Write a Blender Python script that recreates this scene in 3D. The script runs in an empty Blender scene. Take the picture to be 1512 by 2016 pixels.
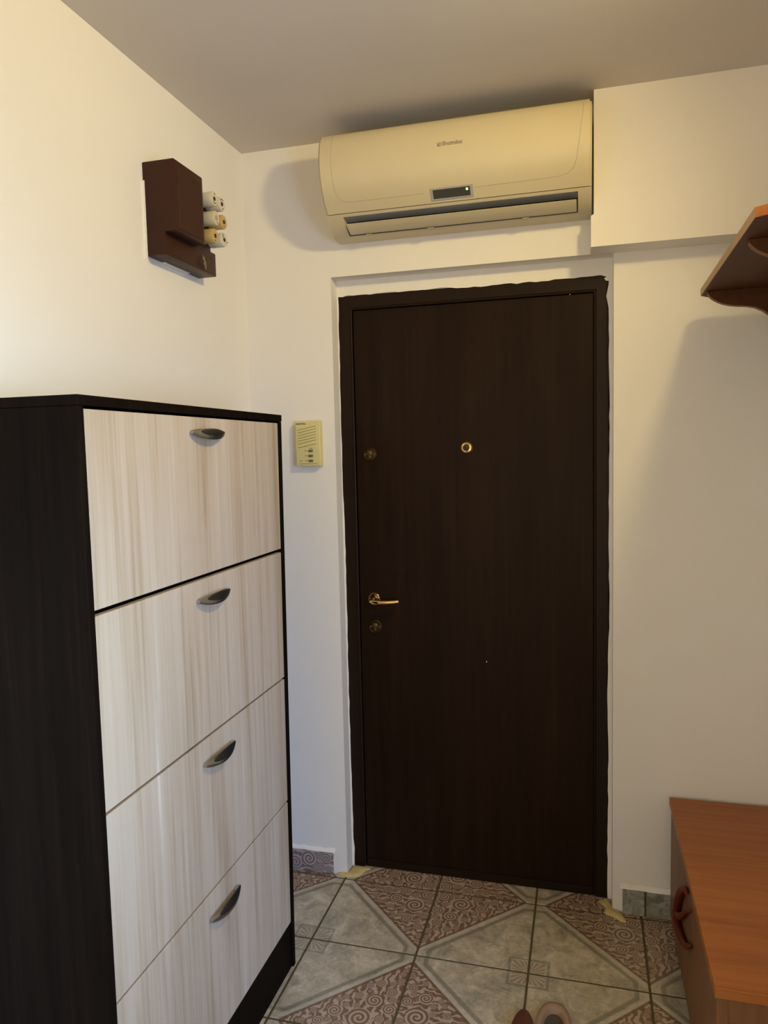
import bpy, bmesh, math, random
from mathutils import Vector, Matrix
C = bpy.context.scene.collection
sc = bpy.context.scene
random.seed(7)
PI = math.pi

# ------------------------------------------------------------------ camera
cd = bpy.data.cameras.new('camera'); cam = bpy.data.objects.new('camera', cd); C.objects.link(cam)
cd.sensor_fit = 'HORIZONTAL'; cd.sensor_width = 36.0; cd.lens = 36.0 * 1455.59 / 1512.0
cd.clip_start = 0.02
_r = Vector((0.964774, 0.262058, -0.023172)); _u = Vector((0.000779, 0.085234, 0.996361)); _f = Vector((-0.263079, 0.961281, -0.082028))
cam.matrix_world = Matrix(((_r.x, _u.x, -_f.x, 1.13326), (_r.y, _u.y, -_f.y, -2.40284), (_r.z, _u.z, -_f.z, 1.50948), (0, 0, 0, 1)))
sc.camera = cam

# ------------------------------------------------------------------ world, lights, exposure
w = bpy.data.worlds.new('world'); sc.world = w; w.use_nodes = True
w.node_tree.nodes['Background'].inputs[0].default_value = (0.75, 0.82, 1.0, 1)
w.node_tree.nodes['Background'].inputs[1].default_value = 0.0
sc.view_settings.view_transform = 'Standard'; sc.view_settings.look = 'None'
sc.view_settings.exposure = 0.0; sc.view_settings.gamma = 1.0; sc.view_settings.use_curve_mapping = False
sc.cycles.use_denoising = True
sc.cycles.max_bounces = 10; sc.cycles.diffuse_bounces = 6
sc.cycles.sample_clamp_indirect = 6.0

LAMP = (1.57, -1.10, 2.45)
WARM = (1.0, 0.78, 0.45)
def light(name, kind, loc, energy, color, **kw):
    d = bpy.data.lights.new(name, kind); d.energy = energy; d.color = color
    for k, v in kw.items(): setattr(d, k, v)
    o = bpy.data.objects.new(name, d); C.objects.link(o); o.location = loc
    return o
def aim(o, target):
    o.rotation_euler = (Vector(target) - o.location).to_track_quat('-Z', 'Y').to_euler()
# ceiling fitting just right of the frame: a bare glow and a spot turned to the cabinet side
light('ceiling_lamp_glow', 'POINT', LAMP, 2.3, (1.0, 0.68, 0.27), shadow_soft_size=0.055)
o = light('ceiling_lamp_spot', 'SPOT', LAMP, 50.0, (1.0, 0.80, 0.36), shadow_soft_size=0.055, spot_size=PI, spot_blend=1.0)
aim(o, (0.0, -1.05, 1.78))
# daylight that comes through the open doorway in the right wall, beside the camera
o = light('daylight', 'AREA', (2.75, -2.75, 1.15), 15.0, (0.44, 0.60, 0.92), shape='RECTANGLE', size=0.9, size_y=1.2)
o.data.spread = math.radians(100); aim(o, (0.15, -0.40, 1.35))
o = light('daylight_wall_fill', 'AREA', (2.75, -2.75, 1.3), 10.0, (0.55, 0.80, 1.0), shape='RECTANGLE', size=0.7, size_y=0.9)  # extra daylight lamp, added to whiten the wall above the cabinet
o.data.spread = math.radians(40); aim(o, (0.0, -1.95, 1.12))
o = light('daylight_floor_fill', 'AREA', (2.75, -2.75, 1.9), 7.0, (0.22, 0.46, 1.0), shape='RECTANGLE', size=0.7, size_y=0.5)  # further daylight lamp, added to cool the low wall and floor
o.data.spread = math.radians(60); aim(o, (0.3, -0.5, 0.1))
# added fill lamp behind the camera, lifts the shadowed walls
o = light('rear_fill_light', 'AREA', (1.0, -3.85, 1.3), 16.5, (1.0, 0.85, 0.62), shape='RECTANGLE', size=1.4, size_y=2.0)
aim(o, (1.0, 0.0, 1.3))

# ------------------------------------------------------------------ node helpers
class NT:
    def __init__(s, name):
        s.m = bpy.data.materials.new(name); s.m.use_nodes = True
        s.t = s.m.node_tree; s.n = s.t.nodes; s.b = s.n['Principled BSDF']
    def link(s, a, b): s.t.links.new(a, b)
    def put(s, sock, v):
        if isinstance(v, (int, float)): sock.default_value = v
        elif isinstance(v, (tuple, list)):
            sock.default_value = tuple(v) if len(v) == len(sock.default_value) else (*v, 1.0)
        else: s.link(v, sock)
    def math(s, op, a, b=None, c=None, clamp=False):
        n = s.n.new('ShaderNodeMath'); n.operation = op; n.use_clamp = clamp
        s.put(n.inputs[0], a)
        if b is not None: s.put(n.inputs[1], b)
        if c is not None: s.put(n.inputs[2], c)
        return n.outputs[0]
    def step(s, x, a, b):
        n = s.n.new('ShaderNodeMapRange'); n.interpolation_type = 'SMOOTHSTEP'
        s.put(n.inputs[0], x); n.inputs[1].default_value = a; n.inputs[2].default_value = b
        return n.outputs[0]
    def coord(s, kind='Object'):
        return s.n.new('ShaderNodeTexCoord').outputs[kind]
    def mapping(s, v, scale=(1, 1, 1), loc=(0, 0, 0), rot=(0, 0, 0)):
        n = s.n.new('ShaderNodeMapping'); s.put(n.inputs[0], v)
        n.inputs[1].default_value = loc; n.inputs[2].default_value = rot; n.inputs[3].default_value = scale
        return n.outputs[0]
    def noise(s, v, scale, detail=3, rough=0.5, dist=0.0):
        n = s.n.new('ShaderNodeTexNoise'); s.put(n.inputs['Vector'], v); n.inputs['Scale'].default_value = scale
        n.inputs['Detail'].default_value = detail; n.inputs['Roughness'].default_value = rough; n.inputs['Distortion'].default_value = dist
        return n.outputs[0]
    def mix(s, f, a, b, blend='MIX'):
        n = s.n.new('ShaderNodeMix'); n.data_type = 'RGBA'; n.blend_type = blend
        s.put(n.inputs[0], f); s.put(n.inputs[6], a); s.put(n.inputs[7], b)
        return n.outputs[2]
    def ramp(s, f, stops):
        n = s.n.new('ShaderNodeValToRGB'); s.put(n.inputs[0], f)
        e = n.color_ramp.elements
        while len(e) < len(stops): e.new(0.5)
        for k, (p, c) in enumerate(stops): e[k].position = p; e[k].color = (*c, 1)
        return n.outputs[0]
    def xyz(s, v):
        n = s.n.new('ShaderNodeSeparateXYZ'); s.put(n.inputs[0], v); return n.outputs
    def bump(s, h, strength=0.2, dist=0.002):
        n = s.n.new('ShaderNodeBump'); s.put(n.inputs['Height'], h); n.inputs['Strength'].default_value = strength
        n.inputs['Distance'].default_value = dist; s.link(n.outputs[0], s.b.inputs['Normal'])
    def done(s, color=None, rough=0.5, metal=0.0, spec=0.5):
        if color is not None: s.put(s.b.inputs['Base Color'], color)
        s.put(s.b.inputs['Roughness'], rough); s.b.inputs['Metallic'].default_value = metal
        s.b.inputs['Specular IOR Level'].default_value = spec
        return s.m

def plain(name, col, rough=0.5, metal=0.0, spec=0.5, var=0.06, scale=40):
    t = NT(name); v = t.coord()
    n = t.noise(v, scale, 3)
    dark = tuple(c * (1 - var) for c in col); lite = tuple(min(1, c * (1 + var)) for c in col)
    return t.done(t.mix(n, dark, lite), rough, metal, spec)

def paint_wall(name, col, rough=0.85):
    t = NT(name); v = t.coord()
    n = t.noise(v, 2.2, 4, 0.6); f = t.noise(v, 140, 3, 0.6)
    c = t.mix(n, tuple(x * 0.965 for x in col), tuple(min(1, x * 1.02) for x in col))
    t.bump(t.math('ADD', t.math('MULTIPLY', f, 0.6), n), 0.12, 0.003)
    return t.done(c, rough, 0, 0.25)

def wood_streak(name, stops, axis='z', freq=60, stretch=1.2, rough=0.45, bump=0.05, spec=0.4, seed=0.0):
    """streaks that run along one axis of the world"""
    t = NT(name); v = t.coord()
    sc3 = {'x': (stretch, freq, freq), 'y': (freq, stretch, freq), 'z': (freq, freq, stretch)}[axis]
    m1 = t.mapping(v, sc3, (seed, seed, seed)); m2 = t.mapping(v, tuple(k * 0.22 if k != stretch else k * 0.6 for k in sc3), (seed + 3, 1, 2))
    a = t.noise(m1, 1.0, 5, 0.6, 0.2); b = t.noise(m2, 1.0, 3, 0.5, 0.5)
    f = t.math('ADD', t.math('MULTIPLY', a, 0.5), t.math('MULTIPLY', b, 0.5))
    c = t.ramp(f, stops)
    t.bump(a, bump, 0.001)
    return t.done(c, rough, 0, spec)

M = {}
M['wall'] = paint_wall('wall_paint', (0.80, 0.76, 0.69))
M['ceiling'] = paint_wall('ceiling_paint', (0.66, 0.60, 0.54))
M['plaster'] = plain('bare_plaster', (0.80, 0.765, 0.695), 0.9, var=0.025, scale=60)
M['flap'] = wood_streak('pale_streaked_laminate', [(0.30, (0.33, 0.242, 0.16)), (0.43, (0.44, 0.345, 0.245)), (0.52, (0.505, 0.41, 0.31)), (0.60, (0.525, 0.44, 0.345)), (0.70, (0.64, 0.56, 0.465))], 'z', 70, 1.6, 0.5, 0.04)
M['wenge'] = wood_streak('dark_wenge_laminate', [(0.30, (0.0045, 0.0026, 0.0017)), (0.55, (0.0085, 0.005, 0.0033)), (0.75, (0.015, 0.0085, 0.0052))], 'z', 160, 3, 0.55, 0.06, 0.03)
M['door'] = wood_streak('dark_brown_door_veneer', [(0.30, (0.0110, 0.0048, 0.0021)), (0.5, (0.0165, 0.0075, 0.0033)), (0.72, (0.025, 0.0118, 0.0053))], 'z', 60, 2.0, 0.42, 0.06, 0.09)
M['doorframe'] = plain('dark_brown_gloss_paint', (0.016, 0.0072, 0.0034), 0.4, spec=0.14, var=0.15, scale=25)
M['cherry'] = wood_streak('cherry_laminate', [(0.30, (0.22, 0.062, 0.010)), (0.48, (0.32, 0.098, 0.016)), (0.60, (0.37, 0.122, 0.021)), (0.75, (0.44, 0.165, 0.034))], 'x', 55, 2.2, 0.42, 0.05)
M['cherry_shaded'] = wood_streak('cherry_shaded_upright', [(0.30, (0.15, 0.058, 0.018)), (0.5, (0.195, 0.078, 0.025)), (0.75, (0.25, 0.105, 0.036))], 'z', 50, 2.2, 0.5, 0.05)  # darker cherry copy, shade on the upright faces put into its colour
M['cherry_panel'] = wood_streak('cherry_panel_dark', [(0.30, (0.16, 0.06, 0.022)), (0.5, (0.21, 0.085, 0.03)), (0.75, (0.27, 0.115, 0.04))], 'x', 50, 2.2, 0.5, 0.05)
M['shelf_edge'] = wood_streak('pale_edge_band', [(0.3, (0.44, 0.25, 0.11)), (0.6, (0.55, 0.33, 0.16)), (0.8, (0.62, 0.4, 0.2))], 'y', 60, 2, 0.5, 0.04)
M['redwood'] = plain('dark_red_lacquer', (0.13, 0.016, 0.006), 0.5, spec=0.15, var=0.15)
M['brown_enamel'] = plain('brown_enamel_paint', (0.040, 0.0125, 0.0065), 0.42, spec=0.2, var=0.12, scale=30)
M['ivory'] = plain('ivory_ceramic', (0.60, 0.52, 0.34), 0.3, var=0.05)
M['ivory_yellow'] = plain('yellowed_ceramic', (0.52, 0.36, 0.13), 0.3, var=0.08)
M['ivory_white'] = plain('white_ceramic', (0.62, 0.56, 0.43), 0.3, var=0.05)
M['black'] = plain('black_plastic', (0.012, 0.011, 0.010), 0.4)
M['steel'] = plain('satin_nickel', (0.42, 0.43, 0.44), 0.30, 1.0)
M['brass'] = plain('polished_brass', (0.80, 0.52, 0.18), 0.16, 1.0)
M['brass_dark'] = plain('aged_brass', (0.20, 0.115, 0.042), 0.22, 1.0)
M['brass_dull'] = plain('dull_brass', (0.10, 0.07, 0.032), 0.4, 0.6)
M['latch'] = plain('olive_brass_latch', (0.26, 0.20, 0.10), 0.4, 0.3)
M['ac'] = plain('cream_plastic', (0.60, 0.51, 0.325), 0.36, var=0.03, scale=6)
M['ac_seam'] = plain('seam_shade_and_pivot', (0.42, 0.36, 0.20), 0.5)
M['ac_grey'] = plain('duct_shade_and_fuse_grey', (0.36, 0.34, 0.31), 0.45)
M['ac_frame'] = plain('silver_plastic', (0.45, 0.43, 0.40), 0.4, 0.2)
M['display'] = plain('smoked_display', (0.055, 0.052, 0.04), 0.15, var=0.3, scale=120)
M['ink'] = plain('grey_brown_ink', (0.27, 0.225, 0.15), 0.6)
M['inter'] = plain('yellowed_plastic', (0.66, 0.575, 0.26), 0.4, var=0.03)
M['button'] = plain('grey_button', (0.13, 0.115, 0.07), 0.5)
M['slot'] = plain('slot_shade_and_marks', (0.17, 0.14, 0.05), 0.6)
M['grout'] = plain('dark_olive_grout', (0.085, 0.068, 0.025), 0.8, var=0.25, scale=60)
M['foam'] = plain('yellow_foam', (0.56, 0.43, 0.17), 0.8, var=0.2, scale=60)
M['beige_fabric'] = plain('beige_fabric', (0.29, 0.185, 0.11), 0.9, var=0.12, scale=200)
M['dark_insole'] = plain('dark_insole', (0.07, 0.052, 0.035), 0.9, var=0.2, scale=120)
M['brown_leather'] = plain('brown_leather', (0.11, 0.032, 0.016), 0.5, var=0.15)
t = NT('green_led'); t.b.inputs['Emission Color'].default_value = (0.45, 1.0, 0.2, 1); t.b.inputs['Emission Strength'].default_value = 2.2
M['led'] = t.done((0.3, 0.8, 0.2), 0.4)

M['shelf_wood_shaded'] = wood_streak('shaded_cherry_board', [(0.30, (0.060, 0.019, 0.007)), (0.5, (0.082, 0.027, 0.010)), (0.75, (0.11, 0.038, 0.014))], 'y', 50, 2.2, 0.5, 0.05, 0.15)  # cherry darkened to carry the shade under the shelf
# patterned ceramic floor tile: local axes run along the tile's edges, the scrolled corner lies at +,+
TS = 0.3325
SPIRALS = [(0.83, 0.72, 0.105), (0.62, 0.79, 0.075), (0.80, 0.50, 0.065), (0.93, 0.40, 0.05), (0.945, 0.57, 0.055), (0.69, 0.935, 0.06), (0.50, 0.91, 0.055), (0.92, 0.905, 0.07), (0.36, 0.96, 0.04), (0.965, 0.27, 0.035)]
_rr = random.Random(21)
for _k in range(4000):
    if len(SPIRALS) >= 26: break
    _r = _rr.uniform(0.026, 0.046); _a, _b = _rr.uniform(0.1, 0.985), _rr.uniform(0.1, 0.985)
    if _a + _b < 1.10 + 1.3 * _r or _a > 0.99 - _r * 0.6 or _b > 0.99 - _r * 0.6: continue
    if all(math.hypot(_a - p[0], _b - p[1]) > (_r + p[2]) * 0.98 for p in SPIRALS): SPIRALS.append((round(_a, 3), round(_b, 3), round(_r, 3)))
def tile_material(name, gloss=0.22):
    t = NT(name); v = t.coord(); X = t.xyz(v)
    u = t.math('ADD', t.math('DIVIDE', X[0], TS), 0.5); q = t.math('ADD', t.math('DIVIDE', X[1], TS), 0.5)
    uv = t.math('ADD', u, q)
    rnd = t.n.new('ShaderNodeObjectInfo').outputs['Random']
    off = t.n.new('ShaderNodeVectorMath'); off.operation = 'ADD'; t.link(v, off.inputs[0])
    cmb = t.n.new('ShaderNodeCombineXYZ'); t.link(t.math('MULTIPLY', rnd, 37.0), cmb.inputs[0]); t.link(t.math('MULTIPLY', rnd, 11.0), cmb.inputs[1]); t.link(cmb.outputs[0], off.inputs[1])
    big = t.noise(off.outputs[0], 14, 5, 0.62, 0.8); fine = t.noise(off.outputs[0], 55, 4, 0.6, 1.2)
    f = t.math('ADD', t.math('MULTIPLY', big, 0.65), t.math('MULTIPLY', fine, 0.35))
    base = t.ramp(f, [(0.34, (0.24, 0.22, 0.16)), (0.45, (0.385, 0.33, 0.235)), (0.54, (0.48, 0.405, 0.285)), (0.66, (0.64, 0.55, 0.42))])
    # octagonal band beside the scrolled corner
    dd = t.math('SUBTRACT', uv, 1.02)
    e = t.math('MAXIMUM', t.math('MULTIPLY', dd, 0.7071), t.math('MAXIMUM', t.math('SUBTRACT', u, 0.915), t.math('SUBTRACT', q, 0.915)))
    band = t.math('SUBTRACT', t.step(e, -0.055, -0.035), t.step(e, -0.010, 0.002))
    band = t.math('MULTIPLY', band, t.step(uv, 0.72, 0.98))
    col = t.mix(t.math('MULTIPLY', band, 0.70), base, (0.17, 0.155, 0.105))
    lite = t.math('SUBTRACT', t.step(uv, 1.03, 1.045), t.step(uv, 1.072, 1.085))
    col = t.mix(t.math('MULTIPLY', lite, 0.55), col, (0.50, 0.45, 0.36))
    # scrolled corner
    tri = t.step(uv, 1.082, 1.092)
    wav = t.n.new('ShaderNodeTexWave'); wav.wave_type = 'RINGS'; t.link(t.mapping(v, (1, 1, 1), (0.02, -0.05, 0)), wav.inputs['Vector'])
    wav.inputs['Scale'].default_value = 14; wav.inputs['Distortion'].default_value = 8; wav.inputs['Detail'].default_value = 1.6; wav.inputs['Detail Scale'].default_value = 2.6
    s = wav.outputs['Fac']
    for k, (a, b, r) in enumerate(SPIRALS):
        dx = t.math('SUBTRACT', u, a); dy = t.math('SUBTRACT', q, b)
        rr = t.math('SQRT', t.math('ADD', t.math('MULTIPLY', dx, dx), t.math('MULTIPLY', dy, dy)))
        th = t.math('ARCTAN2', dy, dx) if k % 2 else t.math('ARCTAN2', dx, dy)
        wv = t.math('ADD', t.math('MULTIPLY', t.math('SINE', t.math('ADD', th, t.math('MULTIPLY', rr, 2 * PI / (0.40 * r)))), 0.5), 0.5)
        msk = t.math('SUBTRACT', 1.0, t.step(rr, r * 0.92, r * 1.08))
        mx = t.n.new('ShaderNodeMix'); t.put(mx.inputs[0], msk); t.put(mx.inputs[2], s); t.put(mx.inputs[3], wv); s = mx.outputs[0]
    scr = t.ramp(s, [(0.10, (0.19, 0.108, 0.065)), (0.50, (0.285, 0.185, 0.12)), (0.85, (0.44, 0.345, 0.25))])
    col = t.mix(tri, col, scr)
    edge = t.math('SUBTRACT', t.step(uv, 1.078, 1.088), t.step(uv, 1.112, 1.125))
    col = t.mix(t.math('MULTIPLY', edge, 0.8), col, (0.175, 0.10, 0.06))
    # quarter rosette in the opposite corner
    mx2 = t.math('MAXIMUM', u, q)
    ros = t.math('SUBTRACT', 1.0, t.step(mx2, 0.135, 0.15))
    ray = t.math('ADD', t.math('MULTIPLY', t.math('SINE', t.math('MULTIPLY', t.math('ARCTAN2', q, u), 22.0)), 0.5), 0.5)
    rc = t.mix(ray, (0.24, 0.165, 0.105), (0.46, 0.39, 0.29))
    col = t.mix(t.math('MULTIPLY', ros, 0.7), col, rc)
    ol = t.math('SUBTRACT', t.step(mx2, 0.150, 0.158), t.step(mx2, 0.176, 0.186))
    col = t.mix(t.math('MULTIPLY', ol, 0.5), col, (0.13, 0.125, 0.09))
    h = t.math('ADD', t.math('MULTIPLY', t.math('MULTIPLY', s, tri), 1.0), t.math('MULTIPLY', t.math('MULTIPLY', ray, ros), 0.7))
    h = t.math('ADD', h, t.math('MULTIPLY', big, 0.5))
    t.bump(t.math('SUBTRACT', h, t.math('MULTIPLY', band, 0.6)), 0.35, 0.0015)
    return t.done(col, gloss, 0, 0.45)
M['tile'] = tile_material('patterned_ceramic_tile')
t = NT('grey_skirting_tile'); v = t.coord()
M['skirt_grey'] = t.done(t.ramp(t.noise(v, 22, 4, 0.6, 1.5), [(0.35, (0.16, 0.165, 0.14)), (0.5, (0.28, 0.275, 0.23)), (0.68, (0.42, 0.40, 0.34))]), 0.3)
def scroll_skirt():
    t = NT('scrolled_skirting_tile'); v = t.coord('Object'); X = t.xyz(v); u = X[0]; q = X[2]
    wav = t.n.new('ShaderNodeTexWave'); wav.wave_type = 'RINGS'; t.link(t.mapping(v, (1, 1, 1), (-0.05, 0, 0.02)), wav.inputs['Vector'])
    wav.inputs['Scale'].default_value = 15; wav.inputs['Distortion'].default_value = 5; wav.inputs['Detail'].default_value = 1.0; wav.inputs['Detail Scale'].default_value = 3
    s = wav.outputs['Fac']
    for a, b, r in [(-0.032, 0.050, 0.030), (0.012, 0.024, 0.018), (0.034, 0.058, 0.020), (-0.085, 0.03, 0.026), (0.044, 0.018, 0.014), (0.008, 0.062, 0.015), (-0.008, 0.012, 0.012)]:
        dx = t.math('SUBTRACT', u, a); dy = t.math('SUBTRACT', q, b)
        rr = t.math('SQRT', t.math('ADD', t.math('MULTIPLY', dx, dx), t.math('MULTIPLY', dy, dy)))
        wv = t.math('ADD', t.math('MULTIPLY', t.math('SINE', t.math('ADD', t.math('ARCTAN2', dx, dy), t.math('MULTIPLY', rr, 2 * PI / (0.42 * r)))), 0.5), 0.5)
        mx = t.n.new('ShaderNodeMix'); t.put(mx.inputs[0], t.math('SUBTRACT', 1.0, t.step(rr, r * 0.92, r * 1.08))); t.put(mx.inputs[2], s); t.put(mx.inputs[3], wv); s = mx.outputs[0]
    t.bump(s, 0.35, 0.0015)
    return t.done(t.ramp(s, [(0.10, (0.20, 0.135, 0.115)), (0.55, (0.28, 0.215, 0.19)), (0.90, (0.44, 0.385, 0.36))]), 0.3)
M['skirt_scroll'] = scroll_skirt()

# ------------------------------------------------------------------ mesh helpers
def bm_box(bm, x0, x1, y0, y1, z0, z1):
    vs = [bm.verts.new(p) for p in [(x0, y0, z0), (x1, y0, z0), (x1, y1, z0), (x0, y1, z0), (x0, y0, z1), (x1, y0, z1), (x1, y1, z1), (x0, y1, z1)]]
    for f in [(3, 2, 1, 0), (4, 5, 6, 7), (0, 1, 5, 4), (1, 2, 6, 5), (2, 3, 7, 6), (3, 0, 4, 7)]: bm.faces.new([vs[i] for i in f])
def box(x0, x1, y0, y1, z0, z1, bev=0.0, seg=2):
    bm = bmesh.new(); bm_box(bm, min(x0, x1), max(x0, x1), min(y0, y1), max(y0, y1), min(z0, z1), max(z0, z1))
    if bev: bmesh.ops.bevel(bm, geom=list(bm.edges), offset=bev, segments=seg, affect='EDGES', profile=0.6)
    return bm
def prism(pts, axis, a, b, bev=0.0, seg=1):
    """polygon pts in the two other axes (in x,y,z order), extruded from a to b along axis"""
    bm = bmesh.new()
    def P(p, c): return {'x': (c, p[0], p[1]), 'y': (p[0], c, p[1]), 'z': (p[0], p[1], c)}[axis]
    A = [bm.verts.new(P(p, a)) for p in pts]; B = [bm.verts.new(P(p, b)) for p in pts]
    n = len(pts)
    bm.faces.new(A); bm.faces.new(B[::-1])
    for i in range(n): bm.faces.new([A[i], B[i], B[(i + 1) % n], A[(i + 1) % n]])
    bmesh.ops.recalc_face_normals(bm, faces=list(bm.faces))
    if bev: bmesh.ops.bevel(bm, geom=list(bm.edges), offset=bev, segments=seg, affect='EDGES', profile=0.6)
    return bm
def loft(bm, rings, closed=True, caps=True):
    R = [[bm.verts.new(p) for p in r] for r in rings]; n = len(R[0])
    for i in range(len(R) - 1):
        for j in range(n if closed else n - 1):
            k = (j + 1) % n; bm.faces.new([R[i][j], R[i][k], R[i + 1][k], R[i + 1][j]])
    if caps and closed:
        bm.faces.new(R[0][::-1]); bm.faces.new(R[-1])
    bmesh.ops.recalc_face_normals(bm, faces=list(bm.faces))
    return bm
def tube(path, rad, n=8, bm=None, up=Vector((0, 0, 1))):
    bm = bm or bmesh.new(); path = [Vector(p) for p in path]; rings = []
    for i, p in enumerate(path):
        d = (path[min(i + 1, len(path) - 1)] - path[max(i - 1, 0)]).normalized()
        a = d.cross(up if abs(d.dot(up)) < 0.95 else Vector((1, 0, 0))).normalized(); b = a.cross(d)
        r = rad(i / (len(path) - 1)) if callable(rad) else rad
        rings.append([p + r * (math.cos(2 * PI * k / n) * a + math.sin(2 * PI * k / n) * b) for k in range(n)])
    return loft(bm, rings)
def lathe(profile, axis, center, n=32):
    """profile: list of (radius, distance along axis); axis unit vector"""
    bm = bmesh.new(); ax = Vector(axis).normalized(); c = Vector(center)
    a = ax.cross(Vector((0, 0, 1)) if abs(ax.z) < 0.9 else Vector((1, 0, 0))).normalized(); b = ax.cross(a)
    return loft(bm, [[c + ax * h + max(r, 1e-5) * (math.cos(2 * PI * k / n) * a + math.sin(2 * PI * k / n) * b) for k in range(n)] for r, h in profile])
def join(*bms):
    out = bms[0]
    for b in bms[1:]:
        me = bpy.data.meshes.new('tmp'); b.to_mesh(me); b.free(); out.from_mesh(me); bpy.data.meshes.remove(me)
    return out
def wloc(o):
    p = Vector((0, 0, 0))
    while o is not None: p += o.location; o = o.parent
    return p
def obj(name, bm, mat, parent=None, smooth=False, angle=35, warp=None):
    if warp:
        for v in bm.verts: v.co = warp(v.co)
    if parent is not None:
        d = wloc(parent)
        for v in bm.verts: v.co -= d
    me = bpy.data.meshes.new(name); bm.to_mesh(me); bm.free()
    me.materials.append(mat)
    if smooth:
        me.polygons.foreach_set('use_smooth', [True] * len(me.polygons))
        me.set_sharp_from_angle(angle=math.radians(angle))
    o = bpy.data.objects.new(name, me); C.objects.link(o); o.parent = parent
    return o
def thing(name, loc, label=None, cat=None, group=None, kind=None):
    o = bpy.data.objects.new(name, None); C.objects.link(o); o.location = loc; o.empty_display_size = 0.05
    if label: o['label'] = label
    if cat: o['category'] = cat
    if group: o['group'] = group
    if kind: o['kind'] = kind
    return o
def struct(name, bm, mat, label, parent=None):
    o = obj(name, bm, mat, parent); o['kind'] = 'structure'; o['label'] = label; return o
def text_bm(s, size, center, bold=0.0, extrude=0.0004, width=None, tilt=0.0, height=None):
    """lettering facing -Y"""
    cu = bpy.data.curves.new('t', 'FONT'); cu.body = s; cu.size = size; cu.align_x = 'CENTER'; cu.align_y = 'CENTER'; cu.extrude = extrude; cu.offset = bold
    o = bpy.data.objects.new('t', cu); C.objects.link(o)
    dg = bpy.context.evaluated_depsgraph_get(); me = bpy.data.meshes.new_from_object(o.evaluated_get(dg))
    bm = bmesh.new(); bm.from_mesh(me)
    bpy.data.objects.remove(o); bpy.data.curves.remove(cu); bpy.data.meshes.remove(me)
    xs = [v.co.x for v in bm.verts]; ys = [v.co.y for v in bm.verts]
    kx = width / (max(xs) - min(xs)) if width else 1.0; ky = height / (max(ys) - min(ys)) if height else 1.0
    mx = (max(xs) + min(xs)) / 2; my = (max(ys) + min(ys)) / 2
    for v in bm.verts:
        x, y, z = (v.co.x - mx) * kx, (v.co.y - my) * ky, v.co.z
        v.co = Vector((center[0] + x, center[1] - z + math.sin(tilt) * y, center[2] + math.cos(tilt) * y))
    return bm

# ------------------------------------------------------------------ the room
H = 2.532; XR = 1.82; YB = -3.9
RX0, RX1, RZ = 0.309, 1.2163, 2.0935        # door opening in the back wall
struct('wall_left', box(-0.15, 0.0, YB, 0.30, -0.02, H), M['wall'], 'cream painted wall behind the tall shoe cabinet and fuse box')
struct('wall_back', prism([(-0.15, -0.02), (RX0, -0.02), (RX0, RZ), (RX1, RZ), (RX1, -0.02), (XR + 0.1, -0.02), (XR + 0.1, H), (-0.15, H)], 'y', 0.0, 0.16), M['wall'], 'cream painted end wall around the dark brown door')
struct('wall_right', prism([(0.16, -0.02), (-1.60, -0.02), (-1.60, 2.05), (-3.0, 2.05), (-3.0, -0.02), (YB, -0.02), (YB, H), (0.16, H)], 'x', XR, XR + 0.1), M['wall'], 'cream painted wall that carries the wooden hat shelf')
struct('wall_front', box(-0.15, XR + 0.1, YB - 0.1, YB, -0.02, H), M['wall'], 'cream wall at the end of the hallway behind the camera')
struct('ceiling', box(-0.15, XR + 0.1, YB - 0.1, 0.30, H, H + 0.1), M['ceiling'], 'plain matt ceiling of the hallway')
struct('trim_1', prism([(1.149, 2.0915), (XR, 2.0915), (XR, H), (1.157, H), (1.157, 2.185), (1.149, 2.180)], 'y', -0.095, 0.0), M['wall'], 'boxed plaster beam above the door, right of the air conditioner')
wb = bpy.data.objects['wall_back']
# lining behind the door opening
obj('door_reveal_plaster', box(RX0 - 0.02, RX1 + 0.02, 0.066, 0.16, 2.03, RZ + 0.02), M['wall'], wb)

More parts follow.
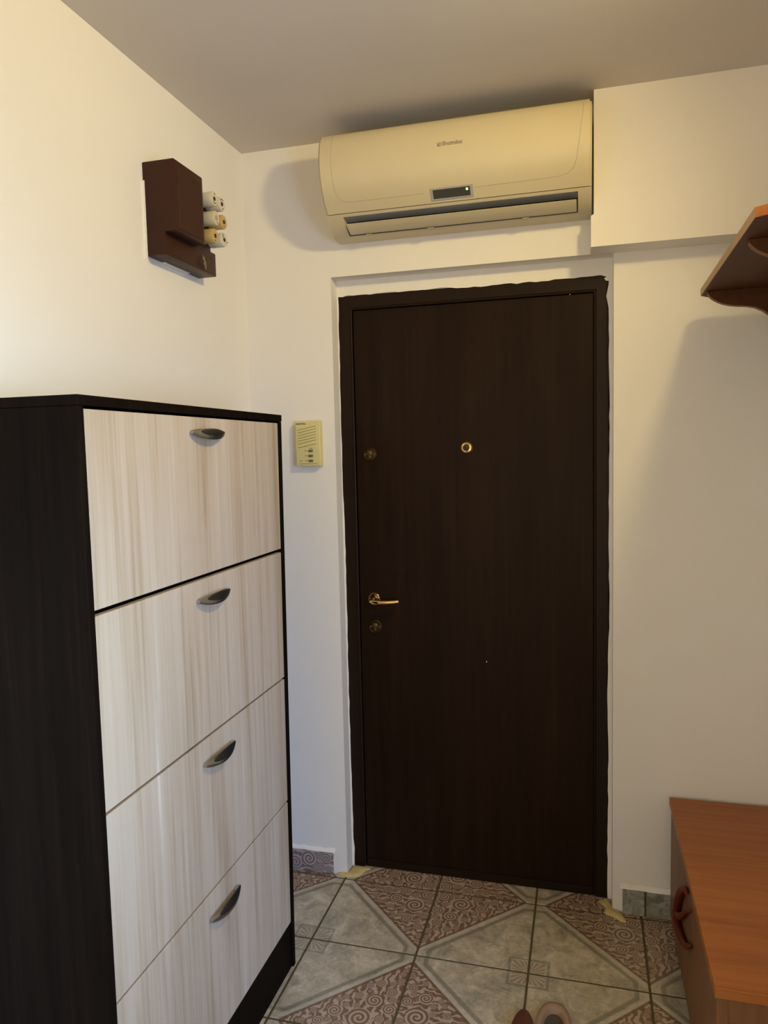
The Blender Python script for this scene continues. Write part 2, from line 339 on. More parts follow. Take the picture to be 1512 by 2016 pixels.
# floor: grout bed and separate tiles
FX0, FY0 = 0.3075, -0.357
fl = struct('floor', box(-0.15, XR + 0.1, YB, 0.30, -0.10, -0.0022), M['grout'], 'hallway floor of patterned grey and red ceramic tiles')
cache = {}
def tile_mesh(c):
    if c in cache: return cache[c]
    bm = bmesh.new(); bm_box(bm, c[0], c[1], c[2], c[3], -0.006, 0.0)
    top = [e for e in bm.edges if all(abs(v.co.z) < 1e-6 for v in e.verts)]
    bmesh.ops.bevel(bm, geom=top, offset=0.0018, segments=2, affect='EDGES')
    me = bpy.data.meshes.new('tile'); bm.to_mesh(me); bm.free(); me.materials.append(M['tile']); cache[c] = me
    return me
h = TS / 2 - 0.0034
for i in range(-1, 6):
    for j in range(-11, 3):
        cx = FX0 + (i - 0.5) * TS; cy = FY0 + (j - 0.5) * TS        # tile between vertices i-1..i and j-1..j
        xa, xb = max(cx - h, 0.001), min(cx + h, XR - 0.001)
        yb_lim = 0.072 if (cx + h > RX0 and cx - h < RX1) else -0.001
        ya, yb = max(cy - h, YB + 0.001), min(cy + h, yb_lim)
        if xb - xa < 0.004 or yb - ya < 0.004: continue
        sx = 1 if i % 2 else -1                                     # scrolled corners meet at vertices with odd i and odd j
        sy = 1 if j % 2 else -1
        # rotation that takes local (+,+) to (sx,sy)
        rot = {(1, 1): 0, (-1, 1): PI / 2, (-1, -1): PI, (1, -1): -PI / 2}[(sx, sy)]
        a, b, c_, d = xa - cx, xb - cx, ya - cy, yb - cy
        co, si = round(math.cos(rot)), round(math.sin(rot))
        pts = [(co * x + si * y, -si * x + co * y) for x, y in ((a, c_), (b, d))]
        cl = (round(min(p[0] for p in pts), 4), round(max(p[0] for p in pts), 4), round(min(p[1] for p in pts), 4), round(max(p[1] for p in pts), 4))
        # tiles that cross the door jambs are cut back to the opening
        o = bpy.data.objects.new('tile', tile_mesh(cl)); C.objects.link(o); o.parent = fl
        o.location = (cx, cy, 0.0); o.rotation_euler = (0, 0, rot)

# skirting of cut tiles
sk = thing('baseboard_back', (0.2, 0, 0), 'low skirting of cut floor tiles along the end wall', kind='structure')
for (x0, x1, z1, y1, mat) in [(0.085, 0.2585, 0.081, 0.012, 'skirt_scroll'), (1.2475, 1.315, 0.083, 0.014, 'skirt_grey'), (1.3205, 1.402, 0.086, 0.014, 'skirt_grey'), (1.4065, 1.60, 0.086, 0.014, 'skirt_grey'), (1.6045, 1.815, 0.086, 0.014, 'skirt_grey')]:
    obj('tile', box(x0, x1, -y1, 0.0, 0.0005, z1, 0.002), M[mat], sk)
obj('joint', join(box(1.314, 1.3215, -0.0095, 0.0, 0.001, 0.0845), box(1.401, 1.4075, -0.0095, 0.0, 0.001, 0.0855), box(1.599, 1.6055, -0.0095, 0.0, 0.001, 0.0855)), M['grout'], sk)
def bead(x0, x1, z, d):
    n = max(4, int((x1 - x0) / 0.02)); rng = random.Random(3)
    rings = []
    for k in range(n + 1):
        x = x0 + (x1 - x0) * k / n; dd = d + rng.uniform(-0.001, 0.0015); hh = 0.011 + rng.uniform(-0.002, 0.003)
        rings.append([(x, 0.0, z), (x, -dd, z), (x, -dd * 0.75, z + hh * 0.45), (x, -0.001, z + hh)])
    return loft(bmesh.new(), rings)
obj('plaster_bead', join(bead(0.085, 0.266, 0.081, 0.012), bead(1.240, 1.60, 0.0855, 0.014)), M['plaster'], sk)

# ragged plaster lip around the door frame
def jag(pts_outer_inner, y0, y1):
    return prism(pts_outer_inner, 'y', y0, y1)
rng = random.Random(11)
DX0, DX1, DZ = 0.309, 1.2058, 2.040
top = [(RX0, RZ), (RX1, RZ)]; inn = []
n = 46
for k in range(n + 1):
    x = RX1 - (RX1 - RX0) * k / n
    z = 2.040 - 0.0018 * math.sin(x * 9) + rng.uniform(-0.0022, 0.0022) + (0.004 if 0.66 < x < 0.72 else 0) + (0.006 if 0.42 > x > 0.335 else 0) * 0.5
    inn.append((x, z))
inn[0] = (RX1, 2.022); inn[1] = (1.196, 2.024); inn.insert(2, (1.190, 2.032)); inn.insert(3, (1.198, 2.036))
lip = jag(top + inn, 0.0615, 0.0662)
def vlip(x_wall, x_edge, sgn, prof):
    pts = [(x_wall, 0.0), (x_wall, 2.045)]; m = 60
    for k in range(m + 1):
        z = 2.045 * (1 - k / m); pts.append((x_edge + sgn * (prof(z) + rng.uniform(-0.0012, 0.0012)), z))
    return prism(pts, 'y', 0.0605, 0.0662)
lipL = vlip(RX0 - 0.001, 0.3135, 1, lambda z: 0.001 * math.sin(z * 7) - 0.0015 * (z > 1.3) + 0.0035 * (z < 0.08))
lipR = vlip(RX1 + 0.001, 1.2055, -1, lambda z: 0.0095 * math.exp(-((z - 1.975) / 0.028) ** 2) + 0.001 * math.sin(z * 11) + 0.002 * (z < 0.9))
obj('plaster_edge', join(lip, lipL, lipR), M['plaster'], wb)

# ------------------------------------------------------------------ door
door = thing('door_1', (0.757, 0.075, 0), 'dark brown wooden entrance door with brass locks and lever', 'door', kind='structure')
def fr(pts): return prism(pts, 'y', 0.063, 0.13, 0.0015)
fx0, fx1, fz = 0.3105, 1.2045, 2.042
lx0, lx1, lz = 0.3535, 1.1655, 2.000
obj('door_frame', fr([(fx0, 0.0), (lx0, 0.0), (lx0, lz), (lx1, lz), (lx1, 0.0), (fx1, 0.0), (fx1, fz), (fx0, fz)]), M['doorframe'], door)
bd = []
for (a, b) in [((lx0 + 0.003, 0.008), (lx0 + 0.003, lz - 0.003)), ((lx1 - 0.003, 0.008), (lx1 - 0.003, lz - 0.003)), ((lx0 + 0.003, lz - 0.003), (lx1 - 0.003, lz - 0.003))]:
    bd.append(tube([(a[0], 0.0655, a[1]), (b[0], 0.0655, b[1])], 0.0042, 8))
obj('frame_bead', join(*bd), M['doorframe'], door, True)
leaf = obj('door_leaf', box(lx0 + 0.008, lx1 - 0.008, 0.0715, 0.112, 0.006, lz - 0.008, 0.0015), M['door'], door)
YL = 0.0715
def rosette(x, z, r, mat):
    return lathe([(r, 0.0), (r, 0.0022), (r * 0.93, 0.0042), (r * 0.86, 0.0042), (r * 0.80, 0.0026), (0.0, 0.0026)], (0, -1, 0), (x, YL, z), 40)
def key_lock(x, z):
    e = obj('lock_rosette', rosette(x, z, 0.0245, M['brass_dark']), M['brass_dark'], leaf, True)
    cyl = join(lathe([(0.0085, 0.0), (0.0085, 0.0052), (0.007, 0.0062), (0.0, 0.0062)], (0, -1, 0), (x, YL, z + 0.004), 24), box(x - 0.0042, x + 0.0042, YL - 0.0055, YL, z - 0.014, z + 0.002, 0.001))
    obj('lock_cylinder', cyl, M['brass_dull'], leaf, True)
    for s in (-1, 1):
        obj('screw', lathe([(0.0042, 0.0), (0.0040, 0.0038), (0.0, 0.0048)], (0, -1, 0), (x + s * 0.0165, YL, z - 0.001), 16), M['brass_dull'], leaf, True)
key_lock(0.4105, 1.500); key_lock(0.4145, 0.892)
obj('peephole', lathe([(0.0205, 0.0), (0.0205, 0.003), (0.0165, 0.0075), (0.0115, 0.0085), (0.0100, 0.004), (0.0, 0.004)], (0, -1, 0), (0.7485, YL, 1.515), 40), M['brass'], leaf, True)
obj('peephole_lens', lathe([(0.0098, 0.0), (0.0098, 0.0046), (0.006, 0.0062), (0.0, 0.0066)], (0, -1, 0), (0.7485, YL, 1.515), 24), M['black'], leaf, True)
lev_r = lathe([(0.0235, 0.0), (0.0235, 0.003), (0.020, 0.0065), (0.0115, 0.0085), (0.0105, 0.02), (0.0, 0.02)], (0, -1, 0), (0.4135, YL, 0.990), 32)
obj('handle_rosette', lev_r, M['brass_dark'], leaf, True)
pth = [(0.4135, YL - 0.012, 0.990), (0.4135, YL - 0.036, 0.990), (0.4160, YL - 0.046, 0.990), (0.424, YL - 0.0515, 0.9895), (0.445, YL - 0.0525, 0.989), (0.47, YL - 0.050, 0.9895), (0.495, YL - 0.047, 0.991), (0.512, YL - 0.043, 0.993)]
obj('lever_handle', tube(pth, lambda t: 0.0082 if t < 0.55 else 0.0075 - 0.002 * (t - 0.55), 14), M['brass'], leaf, True)
for nx, nz in ((0.8068, 0.7847), (1.0856, 1.9934)):
    obj('nail', lathe([(0.0022, 0.0), (0.0020, 0.0010), (0.0, 0.0014)], (0, -1, 0), (nx, YL, nz), 12), M['brass'], leaf, True)
obj('kick_strip', box(lx0 + 0.012, lx1 - 0.012, 0.066, 0.0716, 0.006, 0.03, 0.001), M['doorframe'], leaf)
# dried mounting foam at the feet of the jambs
def blob(pts, h, seed, z0=0.0):
    r = random.Random(seed); bm = bmesh.new()
    c = Vector((sum(p[0] for p in pts) / len(pts), sum(p[1] for p in pts) / len(pts), 0))
    rings = []
    for s, hh in ((1.0, 0.0), (0.97, 0.45), (0.8, 0.85), (0.5, 1.0), (0.2, 0.9)):
        rings.append([(c.x + (p[0] - c.x) * s + r.uniform(-0.0015, 0.0015), c.y + (p[1] - c.y) * s + r.uniform(-0.0015, 0.0015), z0 + h * hh * r.uniform(0.8, 1.15)) for p in pts])
    return loft(bm, rings)
obj('foam_filler', blob([(1.172, 0.038), (1.196, 0.058), (1.214, 0.020), (1.217, -0.004), (1.244, -0.016), (1.252, -0.030), (1.258, -0.054), (1.240, -0.056), (1.222, -0.036), (1.200, -0.030), (1.190, -0.022), (1.196, 0.002), (1.182, 0.020)], 0.010, 4), M['foam'], door, True, 60)
obj('foam_filler', blob([(0.272, -0.012), (0.300, -0.020), (0.322, -0.014), (0.352, -0.004), (0.366, 0.034), (0.380, 0.052), (0.345, 0.055), (0.316, 0.056), (0.312, 0.02), (0.308, -0.003), (0.285, -0.003)], 0.009, 5), M['foam'], door, True, 60)

# ------------------------------------------------------------------ shoe cabinet
cab = thing('shoe_cabinet', (0.15, -0.88, 0), 'tall dark wenge shoe cabinet with four pale streaked flaps, left of the door', 'cabinet')
CX = 0.3013; YN, YF = -1.318, -0.443; CH = 1.618
def cw(v):
    t = (v.y - YN) / (YF - YN)
    return Vector((v.x, v.y - 0.032 * t * (CH - v.z) / CH, v.z))
obj('side_panel', box(0.004, CX, YN, YN + 0.016, 0.0, CH - 0.0185, 0.0008, 1), M['wenge'], cab, warp=cw)
obj('side_panel', box(0.004, CX, YF - 0.016, YF, 0.0, CH - 0.0185, 0.0008, 1), M['wenge'], cab, warp=cw)
obj('top_panel', box(0.004, CX + 0.001, YN - 0.001, YF + 0.001, CH - 0.018, CH, 0.0008, 1), M['wenge'], cab, warp=cw)
obj('back_panel', box(0.004, 0.010, YN + 0.0165, YF - 0.0165, 0.02, CH - 0.019), M['wenge'], cab, warp=cw)
obj('plinth', box(CX - 0.022, CX - 0.006, YN + 0.0165, YF - 0.0165, 0.0, 0.136), M['wenge'], cab, warp=cw)
obj('shelf', join(*[box(0.011, CX - 0.03, YN + 0.0165, YF - 0.0165, z, z + 0.014) for z in (0.137, 0.49, 0.855, 1.225)]), M['wenge'], cab, warp=cw)
flaps = [(1.2405, 1.5945, 1.560), (0.8705, 1.2300, 1.1855), (0.5070, 0.8645, 0.811), (0.1410, 0.5015, 0.444)]
HY = -0.874
def ring_oval(c, ax_z, ax_n, hz, hn, n=14):
    return [c + ax_z * (hz * math.cos(2 * PI * k / n)) + ax_n * (hn * math.sin(2 * PI * k / n)) for k in range(n)]
for (z0, z1, zh) in flaps:
    fo = obj('flap', box(CX - 0.019, CX - 0.0025, YN + 0.0185, YF - 0.0215, z0, z1, 0.001, 1), M['flap'], cab, warp=cw)
    x0 = CX - 0.0025
    zax = Vector((-0.35, 0, 0.94)).normalized(); nax = Vector((0.94, 0, 0.35)).normalized()
    rings, inl = [], []
    for k in range(25):
        t = -1 + 2 * k / 24
        c = Vector((x0 + 0.006 + 0.0115 * (1 - t * t), HY + 0.074 * t, zh - 0.003 * (1 - t * t)))
        hz = 0.0035 + 0.0095 * max(0.0, 1 - abs(t) ** 2.2) ** 0.8
        rings.append(ring_oval(c, zax, nax, hz, 0.0042))
    hb = loft(bmesh.new(), rings)
    for s in (-0.86, 0.80):
        xs = x0 + 0.006 + 0.0115 * (1 - s * s)
        hb = join(hb, tube([(x0 - 0.0005, HY + 0.074 * s, zh), (xs, HY + 0.074 * s, zh)], 0.0062, 14))
    ho = obj('handle', hb, M['steel'], fo, True, 50, warp=cw)
    for k in range(21):
        t = -0.66 + 1.62 * k / 20; e = (k / 20 - 0.5) * 2
        c = Vector((x0 + 0.006 + 0.0115 * (1 - t * t), HY + 0.074 * t, zh - 0.003 * (1 - t * t)))
        hz = 0.0035 + 0.0095 * max(0.0, 1 - abs(t) ** 2.2) ** 0.8
        c = c + nax * 0.0040 + zax * (0.22 * hz)
        inl.append(ring_oval(c, zax, nax, max(0.0006, 0.66 * hz * math.sqrt(max(0.0, 1 - e * e)) + 0.0006), 0.0016, 10))
    io = obj('handle_inlay', loft(bmesh.new(), inl), M['black'], fo, True, 50, warp=cw); io['label'] = 'glossy black inlay on the nickel handle'

# ------------------------------------------------------------------ air conditioner
ac = thing('air_conditioner', (0.751, -0.1, 2.19), 'cream wall mounted split air conditioner above the door', 'air conditioner')
AX0, AX1 = 0.350, 1.151
low = [(0.0, 2.197), (-0.062, 2.197), (-0.088, 2.206), (-0.112, 2.2195), (-0.132, 2.235), (-0.1445, 2.2475)]
upp = [(-0.1455, 2.249), (-0.172, 2.279), (-0.190, 2.305), (-0.203, 2.335), (-0.2095, 2.365), (-0.2105, 2.395), (-0.206, 2.425), (-0.197, 2.450), (-0.1865, 2.4665), (-0.178, 2.473), (-0.160, 2.476), (0.0, 2.476)]
body_bm = prism(low + [(-0.12, 2.2515), (-0.1, 2.252), (0.0, 2.252)], 'x', AX0, AX1)
bo = obj('body', body_bm, M['ac'], ac)
cut = [(-0.175, 2.236), (-0.138, 2.2405), (-0.126, 2.2440), (-0.085, 2.236), (-0.074, 2.198), (-0.080, 2.185), (-0.14, 2.16), (-0.20, 2.19)]
cb = prism(cut, 'x', 0.403, 1.113)
co_ = obj('cutter', cb, M['ac_grey'], ac)
md = bo.modifiers.new('cut', 'BOOLEAN'); md.operation = 'DIFFERENCE'; md.object = co_; md.solver = 'EXACT'
dg = bpy.context.evaluated_depsgraph_get(); me = bpy.data.meshes.new_from_object(bo.evaluated_get(dg))
bo.modifiers.clear(); bo.data = me; bpy.data.objects.remove(co_)
me.polygons.foreach_set('use_smooth', [True] * len(me.polygons)); me.set_sharp_from_angle(angle=math.radians(25))
fp = prism(upp + [(0.0, 2.2535), (-0.1, 2.2535), (-0.1285, 2.253)][0:3], 'x', AX0, AX1)
caps = [e for e in fp.edges if abs(e.verts[0].co.x - e.verts[1].co.x) < 1e-6 and all(v.co.y < -0.14 for v in e.verts)]
bmesh.ops.bevel(fp, geom=caps, offset=0.006, segments=3, affect='EDGES')
obj('front_panel', fp, M['ac'], ac, True, 28)
# duct lining greyed and throat blacked for the shade inside, then louver
liner = prism([(-0.1345, 2.2415), (-0.126, 2.2437), (-0.0915, 2.2372), (-0.0915, 2.2362), (-0.126, 2.2425), (-0.134, 2.2403)], 'x', 0.4035, 1.1125)
obj('duct_shade_lining', liner, M['ac_grey'], ac)
thr = prism([(-0.0913, 2.2371), (-0.0852, 2.2357), (-0.0745, 2.1985), (-0.0765, 2.1985), (-0.0868, 2.2342), (-0.0913, 2.2352)], 'x', 0.4035, 1.1125)
obj('throat_shade', thr, M['black'], ac)
lou = [(-0.1225, 2.2225), (-0.1195, 2.2245), (-0.098, 2.2125), (-0.079, 2.2035), (-0.079, 2.2005), (-0.0875, 2.2020), (-0.108, 2.2125)]
obj('louver', prism(lou, 'x', 0.409, 1.1085, 0.0006), M['ac'], ac, True, 30)
for x in (0.46, 0.66, 0.95): obj('louver_pivot', box(x, x + 0.02, -0.082, -0.074, 2.1955, 2.1985, 0.0008), M['ac_seam'], ac)
def on_front(z, out=0.0):
    for (a, b) in zip(upp, upp[1:]):
        if a[1] <= z <= b[1] and b[1] > a[1]: return a[0] + (b[0] - a[0]) * (z - a[1]) / (b[1] - a[1]) - out
    return -0.178
gl = [(0.3935, 2.468), (0.3925, 2.42), (0.392, 2.36), (0.394, 2.31), (0.401, 2.288), (0.416, 2.277), (0.44, 2.2735), (0.60, 2.2735), (0.68, 2.2735)]
gr = [(0.82, 2.2745), (0.95, 2.2755), (1.06, 2.277), (1.085, 2.2815), (1.101, 2.292), (1.110, 2.311), (1.118, 2.36), (1.126, 2.42), (1.130, 2.468)]
def surf_path(pts):
    out = []
    for a, b in zip(pts, pts[1:]):
        for k in range(6):
            x = a[0] + (b[0] - a[0]) * k / 6; z = a[1] + (b[1] - a[1]) * k / 6; out.append((x, on_front(z), z))
    return out
pg_ = join(tube(surf_path(gl), 0.0007, 6), tube(surf_path(gr), 0.0007, 6))
obj('panel_groove', pg_, M['ac_seam'], ac)  # darker thin tube paints the shaded line of the groove
# intake grille on top, out of view, added in black to darken the ceiling
gi = obj('intake_grille', box(AX0 + 0.03, AX1 - 0.03, -0.152, -0.012, 2.4762, 2.4772), M['black'], ac)
for k in range(9):
    y = -0.145 + 0.0155 * k
    obj('slat', box(AX0 + 0.032, AX1 - 0.032, y - 0.002, y + 0.002, 2.4773, 2.480), M['black'], gi)
# display window
tl = math.atan2(on_front(2.249) - on_front(2.279), 0.030)
def on_disp(x0, x1, z0, z1, lift, thick, bev=0.0):
    bm = box(x0, x1, -thick, 0, z0, z1, bev)
    for v in bm.verts: v.co.y = on_front(2.251) + (v.co.z - 2.251) / 0.028 * (on_front(2.279) - on_front(2.251)) - lift + v.co.y
    return bm
dsp = obj('display', on_disp(0.6885, 0.8155, 2.2535, 2.2820, -0.001, 0.0035, 0.0012), M['ac_frame'], ac)
obj('display_window', on_disp(0.6955, 0.8065, 2.2575, 2.2775, 0.001, 0.0028, 0.0005), M['display'], dsp)
obj('indicator_light', on_disp(0.7945, 0.8005, 2.2695, 2.2745, 0.003, 0.002, 0.0008), M['led'], dsp)
zt = 2.3925
lg = text_bm('Electrolux', 0.02, (0.7635, on_front(zt) - 0.0003, zt), bold=0.0006, width=0.060, height=0.0115)
lo = obj('lettering', lg, M['ink'], ac); lo['label'] = 'small grey maker lettering'
em = box(0.7185, 0.7295, on_front(zt) - 0.0006, on_front(zt) + 0.001, zt - 0.0065, zt + 0.0045)
eo = obj('emblem', em, M['ink'], ac); eo['label'] = 'small square emblem beside the lettering'
cres = []
for k in range(9):
    a = -0.6 + 2.6 * k / 8
    cres.append((0.724 + 0.0032 * math.cos(a * 1.2), on_front(zt) - 0.0008, zt - 0.001 + 0.0038 * math.sin(a * 1.2)))
obj('emblem_mark', join(tube(cres, 0.0006, 6), tube([(0.7198, on_front(zt) - 0.0008, zt + 0.0026), (0.7245, on_front(zt) - 0.0008, zt - 0.001), (0.7285, on_front(zt) - 0.0008, zt - 0.0052)], 0.0006, 6)), M['ac'], eo)

# ------------------------------------------------------------------ intercom
ic = thing('intercom', (0.22, 0, 1.54), 'small yellowed plastic intercom on the wall between cabinet and door', 'intercom')
obj('case', box(0.1755, 0.2645, -0.028, 0.0, 1.4645, 1.6180, 0.0035, 3), M['inter'], ic, True, 40)
YI = -0.0281
for k in range(7):
    zl = 1.5870 - 0.00945 * k - (0.0035 if k == 6 else 0)
    a, b = Vector((0.1835, YI, zl)), Vector((0.2500, YI, zl + 0.0135))
    obj('speaker_slot', tube([a, b], 0.0008, 6), M['slot'], ic)  # dark rod stands in for the shade inside the slot
for z in (1.5165, 1.4995, 1.4825):
    obj('button', box(0.2215, 0.2375, YI - 0.003, YI + 0.001, z - 0.0042, z + 0.0042, 0.002, 2), M['button'], ic, True)
obj('button_marks', join(*[box(x0, x1, YI - 0.0002, YI + 0.0005, z - 0.0009, z + 0.0009) for x0, x1, z in [(0.206, 0.2175, 1.5170), (0.208, 0.2185, 1.5), (0.209, 0.218, 1.483), (0.188, 0.1985, 1.4825), (0.2235, 0.2365, 1.525)]]), M['slot'], ic)
obj('base_line', tube([(0.186, YI, 1.4725), (0.2525, YI, 1.4725)], 0.0007, 6), M['slot'], ic)
tx = obj('lettering', text_bm('ELECTRA', 0.008, (0.197, YI - 0.0001, 1.6085), bold=0.0004, width=0.035, height=0.0052), M['button'], ic); tx['label'] = 'tiny dark maker lettering'

# ------------------------------------------------------------------ fuse box
fb = thing('fuse_box', (0.0, -0.47, 2.05), 'brown painted fuse box with six ceramic fuses on the left wall', 'fuse box')
BE = M['brown_enamel']
obj('base', join(box(0.0, 0.060, -0.610, -0.331, 2.044, 2.112, 0.004), box(0.0, 0.052, -0.46, -0.345, 2.10, 2.266, 0.003)), BE, fb, True, 40)
obj('cover', box(0.0, 0.094, -0.611, -0.458, 2.102, 2.287, 0.004), BE, fb, True, 40)
obj('cover_plate', prism([(-0.594, 2.112), (-0.470, 2.112), (-0.470, 2.250), (-0.474, 2.262), (-0.484, 2.268), (-0.594, 2.272)], 'x', 0.0935, 0.0955, 0.0008), BE, fb)
for (cy, cz, mat, mark) in [(-0.399, 2.248, 'ivory_white', 0), (-0.392, 2.196, 'ivory', 1), (-0.402, 2.143, 'ivory_yellow', 2), (-0.353, 2.247, 'ivory_white', 3), (-0.344, 2.198, 'ivory_yellow', 2), (-0.346, 2.146, 'ivory_white', 4)]:
    fu = obj('fuse', lathe([(0.0195, 0.0), (0.0205, 0.004), (0.0205, 0.0425), (0.0190, 0.0455), (0.012, 0.0462), (0.0062, 0.0455), (0.0055, 0.040), (0.0, 0.040)], (1, 0, 0), (0.0525, cy, cz), 32), M[mat], fb, True, 45)
    xe = 0.0525 + 0.0462
    rc = 0.0075 if mark == 1 else 0.0058
    obj('fuse_window', lathe([(rc, 0.0), (rc, 0.0006), (0.0, 0.0006)], (1, 0, 0), (xe - 0.0002, cy, cz), 20), M['ac_grey' if mark == 1 else 'black'], fu)
    mk = []
    def arc(r, a0, a1):
        return tube([(xe - 0.0002, cy + r * math.cos(a0 + (a1 - a0) * k / 8), cz + r * math.sin(a0 + (a1 - a0) * k / 8)) for k in range(9)], 0.0011, 6)
    def dot(a, r=0.0135): return tube([(xe - 0.0008, cy + r * math.cos(a), cz + r * math.sin(a)), (xe + 0.0006, cy + r * math.cos(a), cz + r * math.sin(a))], 0.0022, 8)
    if mark == 0: mk = [arc(0.0125, -2.3, -0.9), dot(1.5)]
    elif mark == 1: mk = [dot(-1.1)]
    elif mark == 2: mk = [dot(-1.7)]
    elif mark == 3: mk = [arc(0.0130, 1.0, 2.5), dot(-1.3)]
    else: mk = [tube([(xe, cy - 0.010, cz + 0.004), (xe, cy - 0.008, cz + 0.0145)], 0.0011, 6), dot(-0.25, 0.016)]
    for q in mk: obj('fuse_mark', q, M['black'], fu)
lt = [(0.0625, -0.4155, 2.088), (0.066, -0.4185, 2.080), (0.068, -0.418, 2.068), (0.067, -0.411, 2.057), (0.0625, -0.401, 2.049)]
obj('latch', tube(lt, lambda s: 0.0012 + 0.0034 * math.sin(PI * min(1, max(0, s))), 10), M['latch'], fb, True)
obj('screw', lathe([(0.003, 0), (0.0028, 0.0014), (0.0, 0.0018)], (1, 0, 0), (0.0598, -0.36, 2.092), 12), M['black'], fb, True)
# ragged unpainted wall edge beside the enclosure
r2 = random.Random(5); pts = [(-0.611, 2.239), (-0.611, 2.04)]
for k in range(22):
    z = 2.034 + 0.205 * k / 21; pts.append((-0.6125 - r2.uniform(0.0, 0.0035) * (1 - k / 26) - (0.004 if k < 3 else 0), z))
pe = prism(pts, 'x', -0.0005, 0.006)
pe = join(pe, prism([(-0.54, 2.0445), (-0.40, 2.0445), (-0.41, 2.042), (-0.45, 2.0405), (-0.50, 2.0412), (-0.53, 2.0425)], 'x', 0.001, 0.012))
po = obj('paint_edge', pe, M['plaster'], fb); po['label'] = 'ragged white edge of wall paint'

# ------------------------------------------------------------------ hat shelf
hs = thing('hat_shelf', (1.8, -0.5, 1.92), 'cherry wood hat shelf on curved brackets, high on the right wall', 'shelf')
zb, zt_ = 1.920, 1.938
outl = [(1.443, -0.142), (1.472, -0.105), (1.818, -0.105), (1.818, -0.905), (1.455, -0.893), (1.433, -0.878)]
obj('board', prism(outl, 'z', zb + 0.0002, zt_, 0.0008), M['shelf_wood_shaded'], hs)
# light edge banding along the front and the cut corners
def band(a, b, off=0.0008):
    a = Vector((*a, 0)); b = Vector((*b, 0)); d = (b - a).normalized(); nrm = Vector((-d.y, d.x, 0))
    if nrm.x > 0: nrm = -nrm
    q = [a - nrm * 0.0006, b - nrm * 0.0006, b + nrm * off, a + nrm * off]
    return prism([(p.x, p.y) for p in q], 'z', zb - 0.0004, zt_ + 0.0002)
obj('edge_band', join(band(outl[0], outl[5]), band(outl[1], outl[0])), M['shelf_edge'], hs)
obj('edge_band', band(outl[5], outl[4]), M['cherry'], hs)
def bracket(y0):
    pr = [(1.451, zb), (1.454, 1.913), (1.460, 1.905), (1.468, 1.898), (1.478, 1.892), (1.490, 1.886), (1.508, 1.8805), (1.530, 1.8770), (1.552, 1.8750), (1.572, 1.8700), (1.590, 1.8610), (1.606, 1.8490), (1.625, 1.828), (1.645, 1.797), (1.668, 1.765), (1.70, 1.738), (1.74, 1.722), (1.818, 1.716), (1.818, zb)]
    b = prism(pr, 'y', y0, y0 + 0.018, 0.0008)
    bo = obj('bracket', b, M['shelf_wood_shaded'], hs, True, 30)
    e = bmesh.new(); rings = []
    for (x, z), (x2, z2), (x1, z1) in zip(pr[1:-2], pr[2:-1], pr[0:-3]):
        d = Vector((x2 - x1, 0, z2 - z1)).normalized(); n_ = Vector((d.z, 0, -d.x))
        if n_.z > 0 and n_.x > 0: n_ = -n_
        p = Vector((x, 0, z)); p_o = p + n_ * 0.0009
        if n_.x > 0.3: p_o = p - n_ * 0.0009
        rings.append([(p.x, y0 - 0.0006, p.z), (p_o.x, y0 - 0.0006, p_o.z), (p_o.x, y0 + 0.0186, p_o.z), (p.x, y0 + 0.0186, p.z)])
    loft(e, rings); obj('edge_band', e, M['cherry_shaded'], bo)
bracket(-0.200); bracket(-0.725)

# ------------------------------------------------------------------ bench
be = thing('shoe_bench', (1.6, -0.44, 0), 'cherry wood shoe bench with orange top in the corner right of the door', 'bench')
BX = 1.3855; BT = 0.408
obj('top', box(BX, 1.818, -0.866, -0.017, BT - 0.022, BT, 0.0012, 1), M['cherry'], be)
obj('end_panel', box(BX + 0.010, 1.815, -0.036, -0.018, 0.0, BT - 0.0225), M['cherry_shaded'], be)
for (xa, xb) in ((BX + 0.004, BX + 0.026), (1.79, 1.815)):
    obj('leg', box(xa, xb, -0.862, -0.835, 0.0, BT - 0.0225, 0.0008, 1), M['cherry_shaded'], be)
obj('end_rail', box(BX + 0.0265, 1.7895, -0.858, -0.838, BT - 0.075, BT - 0.0228), M['cherry_shaded'], be)
obj('end_panel', box(BX + 0.0265, 1.7895, -0.846, -0.836, 0.02, BT - 0.0755), M['cherry_panel'], be)
obj('bottom_shelf', box(BX + 0.02, 1.814, -0.834, -0.037, 0.02, 0.038), M['cherry_panel'], be)
for (ya, yb) in ((-0.834, -0.437), (-0.433, -0.0365)):
    obj('door', box(BX + 0.004, BX + 0.019, ya, yb, 0.04, BT - 0.0235, 0.0008, 1), M['cherry_shaded'], be)
dr = [o for o in be.children if o.name.startswith('door')]
def loop(y_c, ry, z_c, rz, a0, a1, rad):
    return tube([(1.378, y_c + ry * math.cos(a0 + (a1 - a0) * k / 20), z_c + rz * math.sin(a0 + (a1 - a0) * k / 20)) for k in range(21)], rad, 10)
hp = [(-0.480, 0.372), (-0.445, 0.362), (-0.400, 0.335), (-0.350, 0.292), (-0.310, 0.245), (-0.290, 0.205), (-0.300, 0.185), (-0.330, 0.181), (-0.380, 0.192), (-0.440, 0.212), (-0.500, 0.245), (-0.540, 0.275)]
def spl(pts, x):
    out = []
    for i in range(len(pts) - 1):
        p0, p1, p2, p3 = pts[max(i - 1, 0)], pts[i], pts[i + 1], pts[min(i + 2, len(pts) - 1)]
        for k in range(4):
            s = k / 4
            f_ = lambda a, b, c, d: 0.5 * (2 * b + (c - a) * s + (2 * a - 5 * b + 4 * c - d) * s * s + (3 * b - a - 3 * c + d) * s ** 3)
            out.append((x, f_(p0[0], p1[0], p2[0], p3[0]), f_(p0[1], p1[1], p2[1], p3[1])))
    out.append((x, *pts[-1])); return out
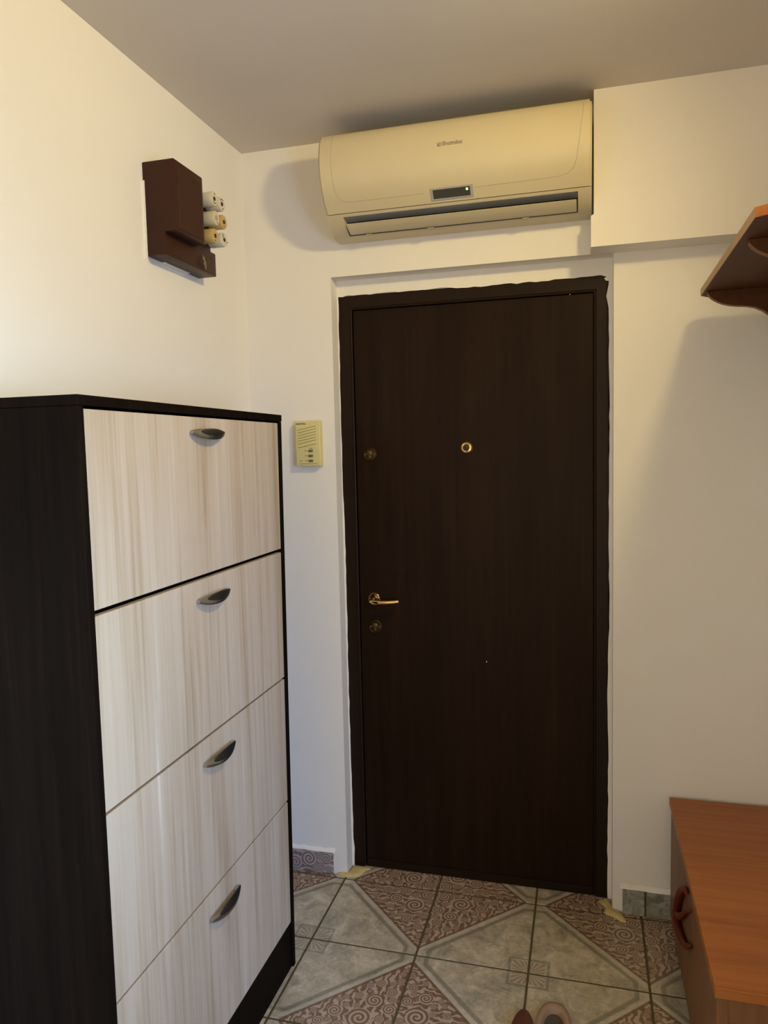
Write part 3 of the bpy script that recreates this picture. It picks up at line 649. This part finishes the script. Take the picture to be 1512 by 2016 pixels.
hb = tube(spl(hp, 1.380), lambda t: 0.0035 + 0.0085 * math.sin(PI * t) ** 0.6, 12)
hb = join(hb, tube(spl([(-0.305, 0.205), (-0.350, 0.228), (-0.410, 0.272), (-0.460, 0.312), (-0.510, 0.345)], 1.380), lambda t: 0.0115 - 0.008 * t, 12))
ho = obj('handle', hb, M['redwood'], dr[1], True, 60); ho['label'] = 'dark red looped handle'

# ------------------------------------------------------------------ footwear at the lower edge
def outline(cx, cy, L, W, n=32, point=2.4):
    pts = []
    for k in range(n):
        a = 2 * PI * k / n; c, s = math.cos(a), math.sin(a)
        pts.append((cx + W / 2 * math.copysign(abs(c) ** (2 / point), c), cy + L / 2 * math.copysign(abs(s) ** (2 / point), s)))
    return pts
def scaled(pts, cx, cy, k, z, kx=None):
    return [(cx + (p[0] - cx) * (kx or k), cy + (p[1] - cy) * k, z) for p in pts]
sp = thing('slipper', (1.055, -0.58, 0), 'beige soft slipper with dark inside on the tiles, at the bottom edge', 'slipper')
po = outline(1.053, -0.620, 0.25, 0.098)
obj('sole', loft(bmesh.new(), [scaled(po, 1.053, -0.620, 0.97, 0.0), scaled(po, 1.053, -0.620, 1.0, 0.006), scaled(po, 1.053, -0.620, 1.0, 0.012)]), M['brown_leather'], sp, True)
obj('upper', loft(bmesh.new(), [scaled(po, 1.053, -0.620, 0.99, 0.0122), scaled(po, 1.053, -0.620, 1.03, 0.022), scaled(po, 1.053, -0.620, 0.98, 0.034), scaled(po, 1.053, -0.620, 0.86, 0.039, 0.78), scaled(po, 1.053, -0.620, 0.78, 0.033, 0.62), scaled(po, 1.053, -0.620, 0.76, 0.014, 0.60)], caps=False), M['beige_fabric'], sp, True, 80)
obj('insole', loft(bmesh.new(), [scaled(po, 1.053, -0.620, 0.80, 0.0125), scaled(po, 1.053, -0.620, 0.79, 0.020)]), M['dark_insole'], sp, True)
s2 = thing('shoe', (0.985, -0.62, 0), 'dark red brown leather shoe with a pointed toe beside the beige slipper', 'shoe')
pq = outline(0.976, -0.652, 0.255, 0.074, point=1.9)
c2 = (0.976, -0.652)
obj('sole', loft(bmesh.new(), [scaled(pq, *c2, 0.97, 0.0), scaled(pq, *c2, 1.0, 0.005), scaled(pq, *c2, 1.0, 0.010)]), M['black'], s2, True)
obj('upper', loft(bmesh.new(), [scaled(pq, *c2, 0.98, 0.0102), scaled(pq, *c2, 0.97, 0.020), scaled(pq, *c2, 0.88, 0.033), scaled(pq, *c2, 0.68, 0.041), scaled(pq, *c2, 0.35, 0.045)]), M['brown_leather'], s2, True, 80)
